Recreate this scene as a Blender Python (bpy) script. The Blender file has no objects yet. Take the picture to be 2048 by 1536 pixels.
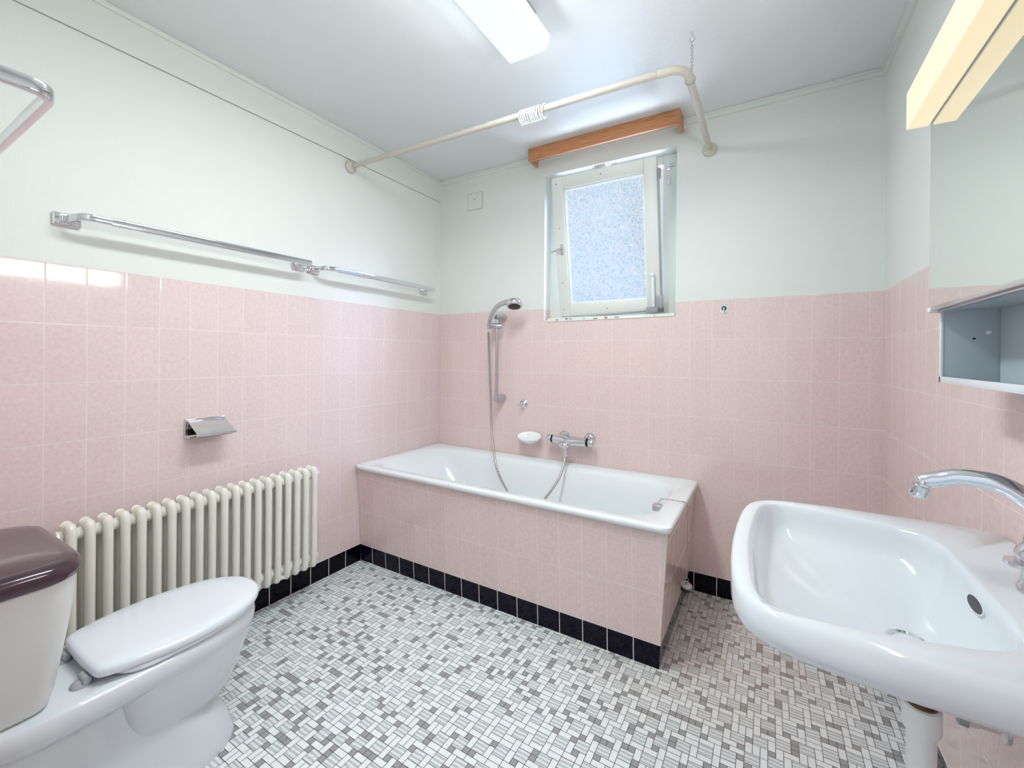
import bpy, bmesh, math, random
from math import sin, cos, pi, radians, sqrt, atan2
from mathutils import Vector, Matrix
random.seed(7)
SC = bpy.context.scene
COL = SC.collection

# ------------------------------------------------------------------ room numbers (metres)
W, H, ZT = 2.466, 2.449, 1.497          # width, height, top of the wall tiles
YN = -2.25                              # near wall
TW, TH = 0.10387, 0.2                   # tile pitch
RA = 0.00982                            # right wall is very slightly out of square
def xr(y): return W - RA*y

# ------------------------------------------------------------------ materials
def new_mat(name):
    m = bpy.data.materials.new(name); m.use_nodes = True
    nt = m.node_tree; nt.nodes.clear()
    out = nt.nodes.new('ShaderNodeOutputMaterial')
    return m, nt, out
def nd(nt, t, **kw):
    n = nt.nodes.new(t)
    for k, v in kw.items(): setattr(n, k, v)
    return n
def lk(nt, a, b): nt.links.new(a, b)
def srgb(r, g, b):
    f = lambda c: ((c/255+.055)/1.055)**2.4 if c > 10.3 else c/255/12.92
    return (f(r), f(g), f(b), 1)
def mth(nt, op, a, b=None, c=None):
    n = nd(nt, 'ShaderNodeMath', operation=op)
    for i, v in enumerate((a, b, c)):
        if v is None: continue
        if isinstance(v, (int, float)): n.inputs[i].default_value = v
        else: lk(nt, v, n.inputs[i])
    return n.outputs[0]
def mixc(nt, fac, a, b):
    n = nd(nt, 'ShaderNodeMix', data_type='RGBA')
    for i, v in ((0, fac), (6, a), (7, b)):
        if isinstance(v, (int, float, tuple)): n.inputs[i].default_value = v
        else: lk(nt, v, n.inputs[i])
    return n.outputs[2]
def maprange(nt, v, a, b, c, d):
    n = nd(nt, 'ShaderNodeMapRange')
    lk(nt, v, n.inputs[0])
    for i, x in enumerate((a, b, c, d)): n.inputs[i+1].default_value = x
    return n.outputs[0]
def wpos(nt):
    g = nd(nt, 'ShaderNodeNewGeometry'); s = nd(nt, 'ShaderNodeSeparateXYZ')
    lk(nt, g.outputs['Position'], s.inputs[0])
    return g.outputs['Position'], s.outputs
def noise(nt, vec, scale, detail=2, rough=.5):
    n = nd(nt, 'ShaderNodeTexNoise'); n.inputs['Scale'].default_value = scale
    n.inputs['Detail'].default_value = detail; n.inputs['Roughness'].default_value = rough
    if vec is not None: lk(nt, vec, n.inputs['Vector'])
    return n.outputs['Fac']
def simple(name, col, rough=.4, metal=0., bump=0., bscale=60, var=0., spec=.5, coat=0.):
    m, nt, out = new_mat(name)
    p = nd(nt, 'ShaderNodeBsdfPrincipled')
    p.inputs['Roughness'].default_value = rough; p.inputs['Metallic'].default_value = metal
    p.inputs['Specular IOR Level'].default_value = spec
    p.inputs['Coat Weight'].default_value = coat
    pos, _ = wpos(nt)
    if var > 0:
        f = noise(nt, pos, 9, 3)
        dark = tuple(c*(1-var) for c in col[:3])+(1,)
        lk(nt, mixc(nt, f, dark, col), p.inputs['Base Color'])
    else: p.inputs['Base Color'].default_value = col
    if bump > 0:
        b = nd(nt, 'ShaderNodeBump'); b.inputs['Strength'].default_value = bump; b.inputs['Distance'].default_value = .002
        lk(nt, noise(nt, pos, bscale, 3), b.inputs['Height']); lk(nt, b.outputs[0], p.inputs['Normal'])
    lk(nt, p.outputs[0], out.inputs[0])
    return m

def tile_mat(name, axis, off, base, var=.065, tw=TW, zoff=ZT, th=TH, grout=srgb(229, 218, 213), black=None, gw=.0015, rough=.075, spec=.5):
    """glazed wall tiles laid on the world axis given; black=(offset, pitch, top) adds the dark plinth row"""
    m, nt, out = new_mat(name)
    pos, s = wpos(nt)
    a = s[axis]
    def cell(src, o, w):
        u = mth(nt, 'DIVIDE', mth(nt, 'SUBTRACT', src, o), w)
        fl = mth(nt, 'FLOOR', u); fr = mth(nt, 'SUBTRACT', u, fl)
        d = mth(nt, 'MULTIPLY', mth(nt, 'SUBTRACT', .5, mth(nt, 'ABSOLUTE', mth(nt, 'SUBTRACT', fr, .5))), w)
        return fl, d
    fu, du = cell(a, off, tw); fv, dv = cell(s[2], zoff, th)
    d = mth(nt, 'MINIMUM', du, dv)
    if black:
        bu, bd = cell(a, black[0], black[1])
        below = mth(nt, 'LESS_THAN', s[2], black[2])
        dz = mth(nt, 'ABSOLUTE', mth(nt, 'SUBTRACT', s[2], black[2]))
        bd = mth(nt, 'MINIMUM', bd, dz)
        dm = nd(nt, 'ShaderNodeMix', data_type='FLOAT')
        lk(nt, below, dm.inputs[0]); lk(nt, d, dm.inputs[2]); lk(nt, bd, dm.inputs[3]); d = dm.outputs[0]
    comb = nd(nt, 'ShaderNodeCombineXYZ'); lk(nt, fu, comb.inputs[0]); lk(nt, fv, comb.inputs[1])
    wn = nd(nt, 'ShaderNodeTexWhiteNoise', noise_dimensions='3D'); lk(nt, comb.outputs[0], wn.inputs['Vector'])
    mot = mth(nt, 'ADD', mth(nt, 'MULTIPLY', noise(nt, pos, 75, 4, .65), .92), mth(nt, 'MULTIPLY', wn.outputs['Value'], .08))
    lo = tuple(c*(1-var*1.6) for c in base[:3])+(1,); hi = tuple(min(1, c*(1+var*1.4)) for c in base[:3])+(1,)
    col = mixc(nt, maprange(nt, mot, .25, .75, 0, 1), lo, hi)
    if black:
        bn = maprange(nt, noise(nt, pos, 140, 3, .7), .45, .75, 0, 1)
        col = mixc(nt, below, col, mixc(nt, bn, srgb(6, 4, 14), srgb(42, 38, 62)))
    gm = maprange(nt, d, gw*.55, gw*1.15, 0, 1)
    colf = mixc(nt, gm, grout, col)
    p = nd(nt, 'ShaderNodeBsdfPrincipled')
    lk(nt, colf, p.inputs['Base Color']); p.inputs['Specular IOR Level'].default_value = spec
    if black: lk(nt, maprange(nt, below, 0, 1, spec, .15), p.inputs['Specular IOR Level'])
    lk(nt, maprange(nt, gm, 0, 1, .7, rough), p.inputs['Roughness'])
    h = maprange(nt, d, gw*.6, .0045, 0, 1)
    hh = mth(nt, 'ADD', mth(nt, 'MULTIPLY', h, .5), mth(nt, 'MULTIPLY', noise(nt, pos, 38, 2), .15))
    b = nd(nt, 'ShaderNodeBump'); b.inputs['Strength'].default_value = .32; b.inputs['Distance'].default_value = .0014
    lk(nt, hh, b.inputs['Height']); lk(nt, b.outputs[0], p.inputs['Normal'])
    lk(nt, p.outputs[0], out.inputs[0])
    return m

def emit_mat(name, col, strength, rough=.3, base=(.9, .9, .9, 1)):
    m, nt, out = new_mat(name)
    p = nd(nt, 'ShaderNodeBsdfPrincipled'); p.inputs['Base Color'].default_value = base
    p.inputs['Roughness'].default_value = rough
    p.inputs['Emission Color'].default_value = col; p.inputs['Emission Strength'].default_value = strength
    lk(nt, p.outputs[0], out.inputs[0]); return m

PINK = srgb(229, 207, 202)
M = {}
M['tile_left'] = tile_mat('pink tile left wall', 1, -.10256, srgb(228, 208, 206))  # same tiles as PINK, lilac cast of the window light put into the colour
M['tile_back'] = tile_mat('pink tile back wall', 0, .0295, PINK)
M['tile_right'] = tile_mat('pink tile right wall', 1, -.2424, PINK)
M['tile_near'] = tile_mat('pink tile near wall', 0, .05, PINK)
M['tile_front'] = tile_mat('pink tile tub front', 0, .026, PINK, tw=.1043, black=(-.0055, .1066, .0965), gw=.0019)
M['tile_end'] = tile_mat('pink tile tub end', 1, -.03, PINK, tw=.1043, black=(-.03, .1066, .0965), gw=.0019)
BLK = srgb(9, 6, 18)
def black_mat(name, axis, off, w=.1072):
    return tile_mat(name, axis, off, BLK, var=.5, tw=w, zoff=.0965, th=.2, grout=srgb(225, 215, 208), gw=.0021, rough=.08, spec=.16)
M['black_left'] = black_mat('black tile left', 1, -.681, .108)
M['black_back'] = black_mat('black tile back', 0, 1.721)
M['black_right'] = black_mat('black tile right', 1, -.24)
M['black_near'] = black_mat('black tile near', 0, .02)
M['plaster'] = simple('wall plaster', srgb(228, 231, 226), .62, bump=.5, bscale=170, var=.02, spec=.35)
M['ceiling'] = simple('ceiling paint', srgb(228, 232, 232), .34, bump=.5, bscale=130, var=.02, spec=.4)
M['cove'] = simple('ceiling moulding paint', srgb(224, 229, 222), .5, spec=.35)
M['enamel'] = simple('white enamel', srgb(236, 241, 242), .1, spec=.5, coat=.3)
M['ceramic'] = simple('white sanitary ceramic', srgb(219, 224, 228), .09, coat=.4)
M['tank'] = simple('tank plastic', srgb(222, 222, 220), .32)
M['seatplastic'] = simple('seat plastic', srgb(228, 235, 242), .16, coat=.3)
M['tanklid'] = simple('brown tank lid plastic', srgb(62, 40, 50), .17, coat=.3)
M['greyplastic'] = simple('grey plastic', srgb(165, 168, 170), .4)
M['chrome'] = simple('chrome', (.72, .73, .76, 1), .07, metal=1.)
M['brushed'] = simple('brushed chrome', (.72, .75, .76, 1), .26, metal=1.)
M['satin'] = simple('satin chrome', (.56, .57, .60, 1), .2, metal=1.)
M['steel'] = simple('dull steel', (.5, .5, .52, 1), .35, metal=1.)
M['cabinet'] = simple('white steel with painted shade', srgb(184, 193, 199), .3)  # white cabinet steel, greyed so its inside shading sits in the colour
M['galv'] = simple('grey painted metal', srgb(165, 170, 174), .35, metal=.4)
M['black'] = simple('black plastic', srgb(12, 14, 18), .25)
M['rubber'] = simple('dark rubber', srgb(38, 34, 40), .4)
M['ivory'] = simple('ivory coated tube', srgb(198, 190, 179), .3)
M['ivorycap'] = simple('ivory plastic flange', srgb(203, 197, 181), .42)
M['white'] = simple('white plastic', srgb(238, 241, 240), .3)
M['whitemetal'] = simple('white lacquered steel', srgb(226, 233, 238), .28)
M['radiator'] = simple('cream radiator paint', srgb(233, 231, 219), .26, coat=.2)
M['frame'] = simple('white window paint', srgb(226, 229, 222), .4, var=.03)
M['reveal'] = simple('reveal paint', srgb(228, 234, 240), .5)
M['groutbed'] = simple('floor grout', srgb(94, 89, 82), .8)
M['mwhite'] = simple('mosaic white', srgb(240, 244, 244), .28, var=.04)
M['mgrey'] = None
M['green'] = simple('green sticker', srgb(12, 92, 84), .2)
M['cover'] = simple('cover plate paint', srgb(222, 228, 220), .6)
M['shade'] = simple('painted shade line', srgb(150, 156, 150), .8)  # grey standing in for shade under the band and round the cover
M['joint'] = simple('joint filler', srgb(216, 208, 200), .6)
M['brown'] = simple('old brown paint chip', srgb(150, 130, 105), .7)
M['brass'] = simple('worn brass', srgb(120, 85, 50), .35, metal=.7)

def stain(nt, pos, col):
    vm = nd(nt, 'ShaderNodeVectorMath', operation='DISTANCE'); lk(nt, pos, vm.inputs[0]); vm.inputs[1].default_value = (1.80, -.38, 0)
    f = maprange(nt, vm.outputs['Value'], .15, .75, .8, 0)
    return mixc(nt, mth(nt, 'MULTIPLY', f, maprange(nt, noise(nt, pos, 9, 4), .3, .7, .5, 1)), col, mixc(nt, .55, col, srgb(176, 142, 112)))
def mosaic_white():
    m, nt, out = new_mat('mosaic white'); pos, _ = wpos(nt)
    p = nd(nt, 'ShaderNodeBsdfPrincipled'); p.inputs['Roughness'].default_value = .28
    lk(nt, stain(nt, pos, mixc(nt, noise(nt, pos, 30, 2), srgb(232, 237, 238), srgb(243, 247, 247))), p.inputs['Base Color'])
    lk(nt, p.outputs[0], out.inputs[0]); return m
def grout_bed():
    m, nt, out = new_mat('floor grout'); pos, _ = wpos(nt)
    p = nd(nt, 'ShaderNodeBsdfPrincipled'); p.inputs['Roughness'].default_value = .8
    lk(nt, stain(nt, pos, mixc(nt, noise(nt, pos, 14, 4), srgb(70, 66, 60), srgb(98, 92, 84))), p.inputs['Base Color'])
    lk(nt, p.outputs[0], out.inputs[0]); return m
def mosaic_grey():
    m, nt, out = new_mat('mosaic speckled grey'); pos, _ = wpos(nt)
    p = nd(nt, 'ShaderNodeBsdfPrincipled'); p.inputs['Roughness'].default_value = .4
    f = maprange(nt, noise(nt, pos, 420, 3, .7), .35, .65, 0, 1)
    lk(nt, stain(nt, pos, mixc(nt, f, srgb(136, 138, 140), srgb(176, 178, 179))), p.inputs['Base Color'])
    lk(nt, p.outputs[0], out.inputs[0]); return m
def mosaic_stripe():
    m, nt, out = new_mat('mosaic striped'); pos, s = wpos(nt)
    p = nd(nt, 'ShaderNodeBsdfPrincipled'); p.inputs['Roughness'].default_value = .3
    ph = mth(nt, 'ADD', mth(nt, 'MULTIPLY', s[1], 2*pi/.0137), mth(nt, 'MULTIPLY', noise(nt, pos, 30, 2), 4.))
    f = mth(nt, 'MULTIPLY', mth(nt, 'ADD', mth(nt, 'SINE', ph), 1.), .5)
    lk(nt, stain(nt, pos, mixc(nt, f, srgb(232, 237, 237), srgb(186, 192, 194))), p.inputs['Base Color'])
    lk(nt, p.outputs[0], out.inputs[0]); return m
M['mwhite'] = mosaic_white(); M['groutbed'] = grout_bed(); M['mgrey'] = mosaic_grey(); M['mstripe'] = mosaic_stripe()

def wood_mat():
    m, nt, out = new_mat('oak veneer'); pos, s = wpos(nt)
    mp = nd(nt, 'ShaderNodeMapping'); mp.inputs['Scale'].default_value = (3, 60, 90); lk(nt, pos, mp.inputs[0])
    f = noise(nt, mp.outputs[0], 3, 5, .6)
    p = nd(nt, 'ShaderNodeBsdfPrincipled'); p.inputs['Roughness'].default_value = .35
    lk(nt, mixc(nt, maprange(nt, f, .35, .65, 0, 1), srgb(178, 112, 70), srgb(216, 156, 108)), p.inputs['Base Color'])
    lk(nt, p.outputs[0], out.inputs[0]); return m
M['wood'] = wood_mat()

def hose_mat():
    m, nt, out = new_mat('ribbed metal hose'); pos, s = wpos(nt)
    p = nd(nt, 'ShaderNodeBsdfPrincipled'); p.inputs['Roughness'].default_value = .3; p.inputs['Metallic'].default_value = .85
    f = mth(nt, 'MULTIPLY', mth(nt, 'ADD', mth(nt, 'SINE', mth(nt, 'MULTIPLY', mth(nt, 'ADD', s[2], mth(nt, 'MULTIPLY', s[0], .7)), 2*pi/.006)), 1), .5)
    lk(nt, mixc(nt, f, srgb(120, 116, 104), srgb(214, 212, 204)), p.inputs['Base Color'])
    lk(nt, p.outputs[0], out.inputs[0]); return m
M['hose'] = hose_mat()

def pane_mat():
    """hammered obscure glass: part clear transmission, part light scattered by the pebbled face"""
    m, nt, out = new_mat('hammered obscure glass'); pos, s = wpos(nt)
    nz = nd(nt, 'ShaderNodeTexNoise'); nz.inputs['Scale'].default_value = 22; lk(nt, pos, nz.inputs['Vector'])
    vm = nd(nt, 'ShaderNodeVectorMath', operation='MULTIPLY_ADD')
    lk(nt, nz.outputs['Color'], vm.inputs[0]); vm.inputs[1].default_value = (.022, .022, .022); lk(nt, pos, vm.inputs[2])
    v = nd(nt, 'ShaderNodeTexVoronoi', feature='SMOOTH_F1'); v.inputs['Scale'].default_value = 52
    v.inputs['Smoothness'].default_value = .35
    lk(nt, vm.outputs[0], v.inputs['Vector'])
    ve = nd(nt, 'ShaderNodeTexVoronoi', feature='DISTANCE_TO_EDGE'); ve.inputs['Scale'].default_value = 52; lk(nt, vm.outputs[0], ve.inputs['Vector'])
    edge = maprange(nt, ve.outputs['Distance'], .0, .16, 1, 0)
    cell = nd(nt, 'ShaderNodeTexVoronoi', feature='F1'); cell.inputs['Scale'].default_value = 52; lk(nt, vm.outputs[0], cell.inputs['Vector'])
    sc = nd(nt, 'ShaderNodeSeparateColor'); lk(nt, cell.outputs['Color'], sc.inputs[0])
    tint = mixc(nt, sc.outputs[0], (.66, .83, 1, 1), (.82, .92, 1, 1))
    col = mixc(nt, edge, tint, (1, 1, 1, 1))  # highlights on the pebble edges put into the glass colour as white
    b = nd(nt, 'ShaderNodeBump'); b.inputs['Strength'].default_value = 1.; b.inputs['Distance'].default_value = .012
    lk(nt, v.outputs['Distance'], b.inputs['Height'])
    tl = nd(nt, 'ShaderNodeBsdfTranslucent'); lk(nt, col, tl.inputs[0]); lk(nt, b.outputs[0], tl.inputs['Normal'])
    rf = nd(nt, 'ShaderNodeBsdfRefraction'); lk(nt, col, rf.inputs['Color'])
    rf.inputs['IOR'].default_value = 1.4; rf.inputs['Roughness'].default_value = .05; lk(nt, b.outputs[0], rf.inputs['Normal'])
    tr = nd(nt, 'ShaderNodeBsdfTransparent'); lk(nt, col, tr.inputs[0])
    gl = nd(nt, 'ShaderNodeBsdfGlossy'); gl.inputs['Roughness'].default_value = .12; lk(nt, b.outputs[0], gl.inputs['Normal'])
    m1 = nd(nt, 'ShaderNodeMixShader'); m1.inputs[0].default_value = .17; lk(nt, rf.outputs[0], m1.inputs[1]); lk(nt, tl.outputs[0], m1.inputs[2])
    m2 = nd(nt, 'ShaderNodeMixShader'); m2.inputs[0].default_value = .4; lk(nt, m1.outputs[0], m2.inputs[1]); lk(nt, tr.outputs[0], m2.inputs[2])
    m3 = nd(nt, 'ShaderNodeMixShader'); m3.inputs[0].default_value = .04; lk(nt, m2.outputs[0], m3.inputs[1]); lk(nt, gl.outputs[0], m3.inputs[2])
    lk(nt, m3.outputs[0], out.inputs[0]); return m
M['pane'] = pane_mat()
M['mirror'] = simple('mirror glass', (.86, .9, .88, 1), .02, metal=1.)
M['lamp_cool'] = emit_mat('cool white diffuser', (.80, .93, 1, 1), .85, base=(.35, .37, .38, 1))
M['lamp_warm'] = emit_mat('warm diffuser', (1, .83, .52, 1), .8, base=(.35, .33, .28, 1))

# ------------------------------------------------------------------ geometry builder
class G:
    def __init__(self): self.bm = bmesh.new(); self.mi = 0
    def _merge(self, t):
        me = bpy.data.meshes.new('tmp'); t.to_mesh(me); t.free()
        n = len(self.bm.faces); self.bm.from_mesh(me); bpy.data.meshes.remove(me)
        self.bm.faces.ensure_lookup_table()
        for f in self.bm.faces[n:]: f.material_index = self.mi
    def box(self, lo, hi, bev=0, seg=2, mat=None):
        t = bmesh.new(); bmesh.ops.create_cube(t, size=1)
        for v in t.verts:
            v.co = Vector([lo[i] if v.co[i] < 0 else hi[i] for i in range(3)])
        if bev: bmesh.ops.bevel(t, geom=list(t.edges), offset=bev, segments=seg, profile=.5, affect='EDGES')
        if mat is not None: bmesh.ops.transform(t, matrix=mat, verts=t.verts)
        bmesh.ops.recalc_face_normals(t, faces=t.faces)
        self._merge(t); return self
    def hexa(self, c, bev=0, seg=2):
        """8 corners: bottom loop then top loop"""
        t = bmesh.new(); vs = [t.verts.new(p) for p in c]
        for q in ((3, 2, 1, 0), (4, 5, 6, 7), (0, 1, 5, 4), (1, 2, 6, 5), (2, 3, 7, 6), (3, 0, 4, 7)): t.faces.new([vs[i] for i in q])
        bmesh.ops.recalc_face_normals(t, faces=t.faces)
        if bev: bmesh.ops.bevel(t, geom=list(t.edges), offset=bev, segments=seg, profile=.5, affect='EDGES')
        self._merge(t); return self
    def loft(self, rings, cap0=True, cap1=True, closed=True, loop=False):
        t = bmesh.new(); R = [[t.verts.new(p) for p in r] for r in rings]; n = len(R[0])
        pairs = list(zip(R, R[1:])) + ([(R[-1], R[0])] if loop else [])
        for a, b in pairs:
            for i in range(n if closed else n-1):
                j = (i+1) % n
                try: t.faces.new((a[i], a[j], b[j], b[i]))
                except ValueError: pass
        if cap0 and not loop: t.faces.new(list(reversed(R[0])))
        if cap1 and not loop: t.faces.new(R[-1])
        bmesh.ops.recalc_face_normals(t, faces=t.faces)
        self._merge(t); return self
    def tube(self, path, r, n=16, cap=True, loop=False, flat=None, up=None):
        """flat=(a,b): elliptical / superelliptic section half sizes"""
        P = [Vector(p) for p in path]; k = len(P)
        rr = r if isinstance(r, (list, tuple)) else [r]*k
        rings = []; prev = None
        for i, p in enumerate(P):
            if loop: d = P[(i+1) % k]-P[i-1]
            else: d = P[min(i+1, k-1)]-P[max(i-1, 0)]
            d.normalize()
            if prev is None:
                ref = Vector(up) if up else (Vector((0, 0, 1)) if abs(d.z) < .9 else Vector((1, 0, 0)))
                u = (ref-d*ref.dot(d)).normalized()
            else:
                ref = Vector(up) if up else prev
                u = (ref-d*ref.dot(d)).normalized()
            prev = u; w = d.cross(u)
            ring = []
            for j in range(n):
                a = 2*pi*j/n
                if flat:
                    ca, sa = cos(a), sin(a); e = .35
                    x = flat[0]*math.copysign(abs(ca)**e, ca); y = flat[1]*math.copysign(abs(sa)**e, sa)
                    s = rr[i]; ring.append(p+u*x*s+w*y*s)
                else: ring.append(p+(u*cos(a)+w*sin(a))*rr[i])
            rings.append(ring)
        self.loft(rings, cap, cap, loop=loop); return self
    def cyl(self, p0, p1, r0, r1=None, n=24):
        return self.tube([p0, p1], [r0, r0 if r1 is None else r1], n)
    def lathe(self, prof, o, ax=(0, 0, 1), n=32):
        """prof: (radius, height along axis)"""
        o = Vector(o); a = Vector(ax).normalized()
        ref = Vector((0, 0, 1)) if abs(a.z) < .9 else Vector((1, 0, 0))
        u = (ref-a*ref.dot(a)).normalized(); w = a.cross(u)
        self.loft([[o+a*h+(u*cos(2*pi*j/n)+w*sin(2*pi*j/n))*max(r, 1e-5) for j in range(n)] for r, h in prof]); return self
    def ball(self, c, r, n=16, sc=(1, 1, 1)):
        t = bmesh.new(); bmesh.ops.create_uvsphere(t, u_segments=n, v_segments=n//2+2, radius=r)
        for v in t.verts: v.co = Vector(c)+Vector((v.co.x*sc[0], v.co.y*sc[1], v.co.z*sc[2]))
        self._merge(t); return self
    def prism(self, poly, d):
        """poly: list of 3D points, extruded by vector d"""
        d = Vector(d); self.loft([[Vector(p) for p in poly], [Vector(p)+d for p in poly]]); return self
    def build(self, name, mats, parent=None, ang=38, xf=None):
        me = bpy.data.meshes.new(name)
        off = (Vector(parent['_o']) if parent is not None and '_o' in parent.keys() else Vector((0, 0, 0)))
        bmesh.ops.translate(self.bm, vec=-off, verts=self.bm.verts)
        self.bm.to_mesh(me); self.bm.free()
        for m in (mats if isinstance(mats, (list, tuple)) else [mats]): me.materials.append(m)
        for p in me.polygons: p.use_smooth = True
        me.set_sharp_from_angle(angle=radians(ang))
        o = bpy.data.objects.new(name, me); COL.objects.link(o)
        if parent is not None: o.parent = parent; o['_o'] = parent['_o']
        return o

def tag(o, label, cat, group=None, kind=None):
    o['label'] = label; o['category'] = cat
    if group: o['group'] = group
    if kind: o['kind'] = kind
    return o
def thing(name, label, cat, loc=(0, 0, 0), group=None, kind=None):
    o = bpy.data.objects.new(name, None); COL.objects.link(o); o.location = loc
    o.empty_display_size = .05; o['_o'] = tuple(float(c) for c in loc)
    return tag(o, label, cat, group, kind)
def struct(o, label, cat): return tag(o, label, cat, kind='structure')

def spline(pts, k=8, closed=False):
    P = [Vector(p) for p in pts]; n = len(P); out = []
    for i in range(n if closed else n-1):
        if closed: a, b, c, d = P[i-1], P[i], P[(i+1) % n], P[(i+2) % n]
        else: a, b, c, d = P[max(i-1, 0)], P[i], P[i+1], P[min(i+2, n-1)]
        for j in range(k):
            t = j/k
            out.append(.5*((2*b)+(c-a)*t+(2*a-5*b+4*c-d)*t*t+(3*b-a-3*c+d)*t**3))
    if not closed: out.append(P[-1])
    return out
def rrect(x0, x1, y0, y1, r, n=8):
    """rounded rectangle, r single or 4 radii starting at (x1,y1) going counter-clockwise"""
    rr = r if isinstance(r, (list, tuple)) else [r]*4
    pts = []
    for (cx, cy, a0), q in zip(((x1, y1, 0), (x0, y1, pi/2), (x0, y0, pi), (x1, y0, 1.5*pi)), rr):
        ox = cx-q if cx == x1 else cx+q; oy = cy-q if cy == y1 else cy+q
        for i in range(n+1):
            a = a0+pi/2*i/n; pts.append((ox+q*cos(a), oy+q*sin(a)))
    return pts
def at_z(pts, z): return [Vector((p[0], p[1], z)) for p in pts]
def radial(outline, c, n=96):
    """resample a star-shaped closed outline by angle about c"""
    P = [(p[0]-c[0], p[1]-c[1]) for p in outline]; m = len(P); out = []
    for k in range(n):
        a = 2*pi*k/n; dx, dy = cos(a), sin(a); best = None
        for i in range(m):
            x1, y1 = P[i]; x2, y2 = P[(i+1) % m]
            ex, ey = x2-x1, y2-y1; den = dx*ey-dy*ex
            if abs(den) < 1e-12: continue
            t = (x1*ey-y1*ex)/den; s = (x1*dy-y1*dx)/den
            if t > 0 and -1e-6 <= s <= 1+1e-6 and (best is None or t > best): best = t
        out.append((c[0]+dx*best, c[1]+dy*best))
    return out
def shrink(pts, c, f, d=0):
    out = []
    for p in pts:
        v = Vector((p[0]-c[0], p[1]-c[1])); L = v.length
        v = v*f - (v/L*d if L else v*0); out.append((c[0]+v.x, c[1]+v.y))
    return out

# ================================================================== the room
def floor():
    g = G(); g.mi = 0
    g.box((0, YN-.9, -.1), (W+.06, 0, -.0012))
    U = .0205; X0, Y0 = .0025-U, -.0175+U; nx = int((W+.05)/U)+2; ny = int(-YN/U)+8
    occ = [[0]*ny for _ in range(nx)]
    bm = g.bm; gap = .0018
    def quad(i, j, w, h, mi):
        x0, x1 = max(X0+i*U+gap*.5, 0), min(X0+(i+w)*U-gap*.5, W+.05); y1, y0 = min(Y0-j*U-gap*.5, 0), Y0-(j+h)*U+gap*.5
        if x1-x0 > .002 and y1-y0 > .002:
            f = bm.faces.new([bm.verts.new((x, y, 0)) for x, y in ((x0, y0), (x1, y0), (x1, y1), (x0, y1))]); f.material_index = mi
        for a in range(i, i+w):
            for b in range(j, j+h):
                if 0 <= a < nx and 0 <= b < ny: occ[a][b] = 1
    def free(i, j, w, h):
        return all(0 <= a < nx and 0 <= b < ny and not occ[a][b] for a in range(i, i+w) for b in range(j, j+h))
    rnd = random.Random(11)
    # striped squares stand in stepped rows: three across, one up; the rows lie four apart
    ri, rj = 56, 58
    rows = [(ri, rj)]
    for sgn in (-1, 1):
        i, j = ri, rj
        for _ in range(40):
            dx = rnd.choice((-1, 1, 1)); i += -dx*sgn; j += 4*sgn; rows.append((i, j))
    for i0, j0 in rows:
        for k in range(-60, 60):
            i, j = i0+3*k, j0-k
            if free(i, j, 2, 2): quad(i, j, 2, 2, 3)
    gr = set()
    for j in range(ny):
        for i in range(nx):
            if occ[i][j]: continue
            q = rnd.random(); hz = free(i, j, 2, 1); vt = free(i, j, 1, 2)
            ng = ((i-1, j) in gr)+((i, j-1) in gr)+((i+1, j-1) in gr)+((i-1, j-1) in gr)
            if ng >= 2: q *= .5
            if hz and vt: c = 'h' if q < .36 else ('v' if q < .7 else 'g')
            elif hz: c = 'h' if q < .66 else 'g'
            elif vt: c = 'v' if q < .66 else 'g'
            else: c = 'g'
            if c == 'h': quad(i, j, 2, 1, 1)
            elif c == 'v': quad(i, j, 1, 2, 1)
            else: quad(i, j, 1, 1, 2); gr.add((i, j))
    o = g.build('floor', [M['groutbed'], M['mwhite'], M['mgrey'], M['mstripe']])
    struct(o, 'grey and white mosaic tile floor of small rectangles and squares', 'floor')
floor()

g = G(); g.box((-.2, YN-.9, H), (W+.3, .22, H+.1))
struct(g.build('ceiling', M['ceiling']), 'white painted ceiling with a fine orange peel texture', 'ceiling')

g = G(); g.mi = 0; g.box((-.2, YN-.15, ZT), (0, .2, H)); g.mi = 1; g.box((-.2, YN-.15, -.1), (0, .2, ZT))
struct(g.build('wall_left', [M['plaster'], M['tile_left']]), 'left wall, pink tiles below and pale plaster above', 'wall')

WX0, WX1, WZ0, WZ1 = .840, 1.617, 1.425, 2.322
g = G()
g.mi = 0; g.box((-.2, 0, ZT), (WX0, .2, H)); g.box((WX1, 0, ZT), (W+.2, .2, H)); g.box((WX0, 0, WZ1), (WX1, .2, H))
g.mi = 1; g.box((-.2, 0, -.1), (WX0, .2, ZT)); g.box((WX1, 0, -.1), (W+.2, .2, ZT)); g.box((WX0, 0, -.1), (WX1, .2, WZ0))
struct(g.build('wall_back', [M['plaster'], M['tile_back']]), 'back wall with the window, pink tiles below pale plaster', 'wall')

def shear_right(g):
    for v in g.bm.verts: v.co.x += -RA*v.co.y
g = G(); g.mi = 0; g.box((W, YN-.15, ZT), (W+.2, .2, H)); g.mi = 1; g.box((W, YN-.15, -.1), (W+.2, .2, ZT)); shear_right(g)
struct(g.build('wall_right', [M['plaster'], M['tile_right']]), 'right wall behind the basin and mirror, pink tiles below plaster', 'wall')

DX0, DX1, DZ = 1.08, 2.24, 2.06
g = G()
for mi, z0, z1 in ((0, ZT, DZ), (1, -.1, ZT)):
    g.mi = mi; g.box((-.2, YN-.12, z0), (DX0, YN, z1)); g.box((DX1, YN-.12, z0), (W+.25, YN, z1))
g.mi = 0; g.box((-.2, YN-.12, DZ), (W+.25, YN, H))
struct(g.build('wall_near', [M['plaster'], M['tile_near']]), 'near wall with the open doorway', 'wall')

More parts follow.
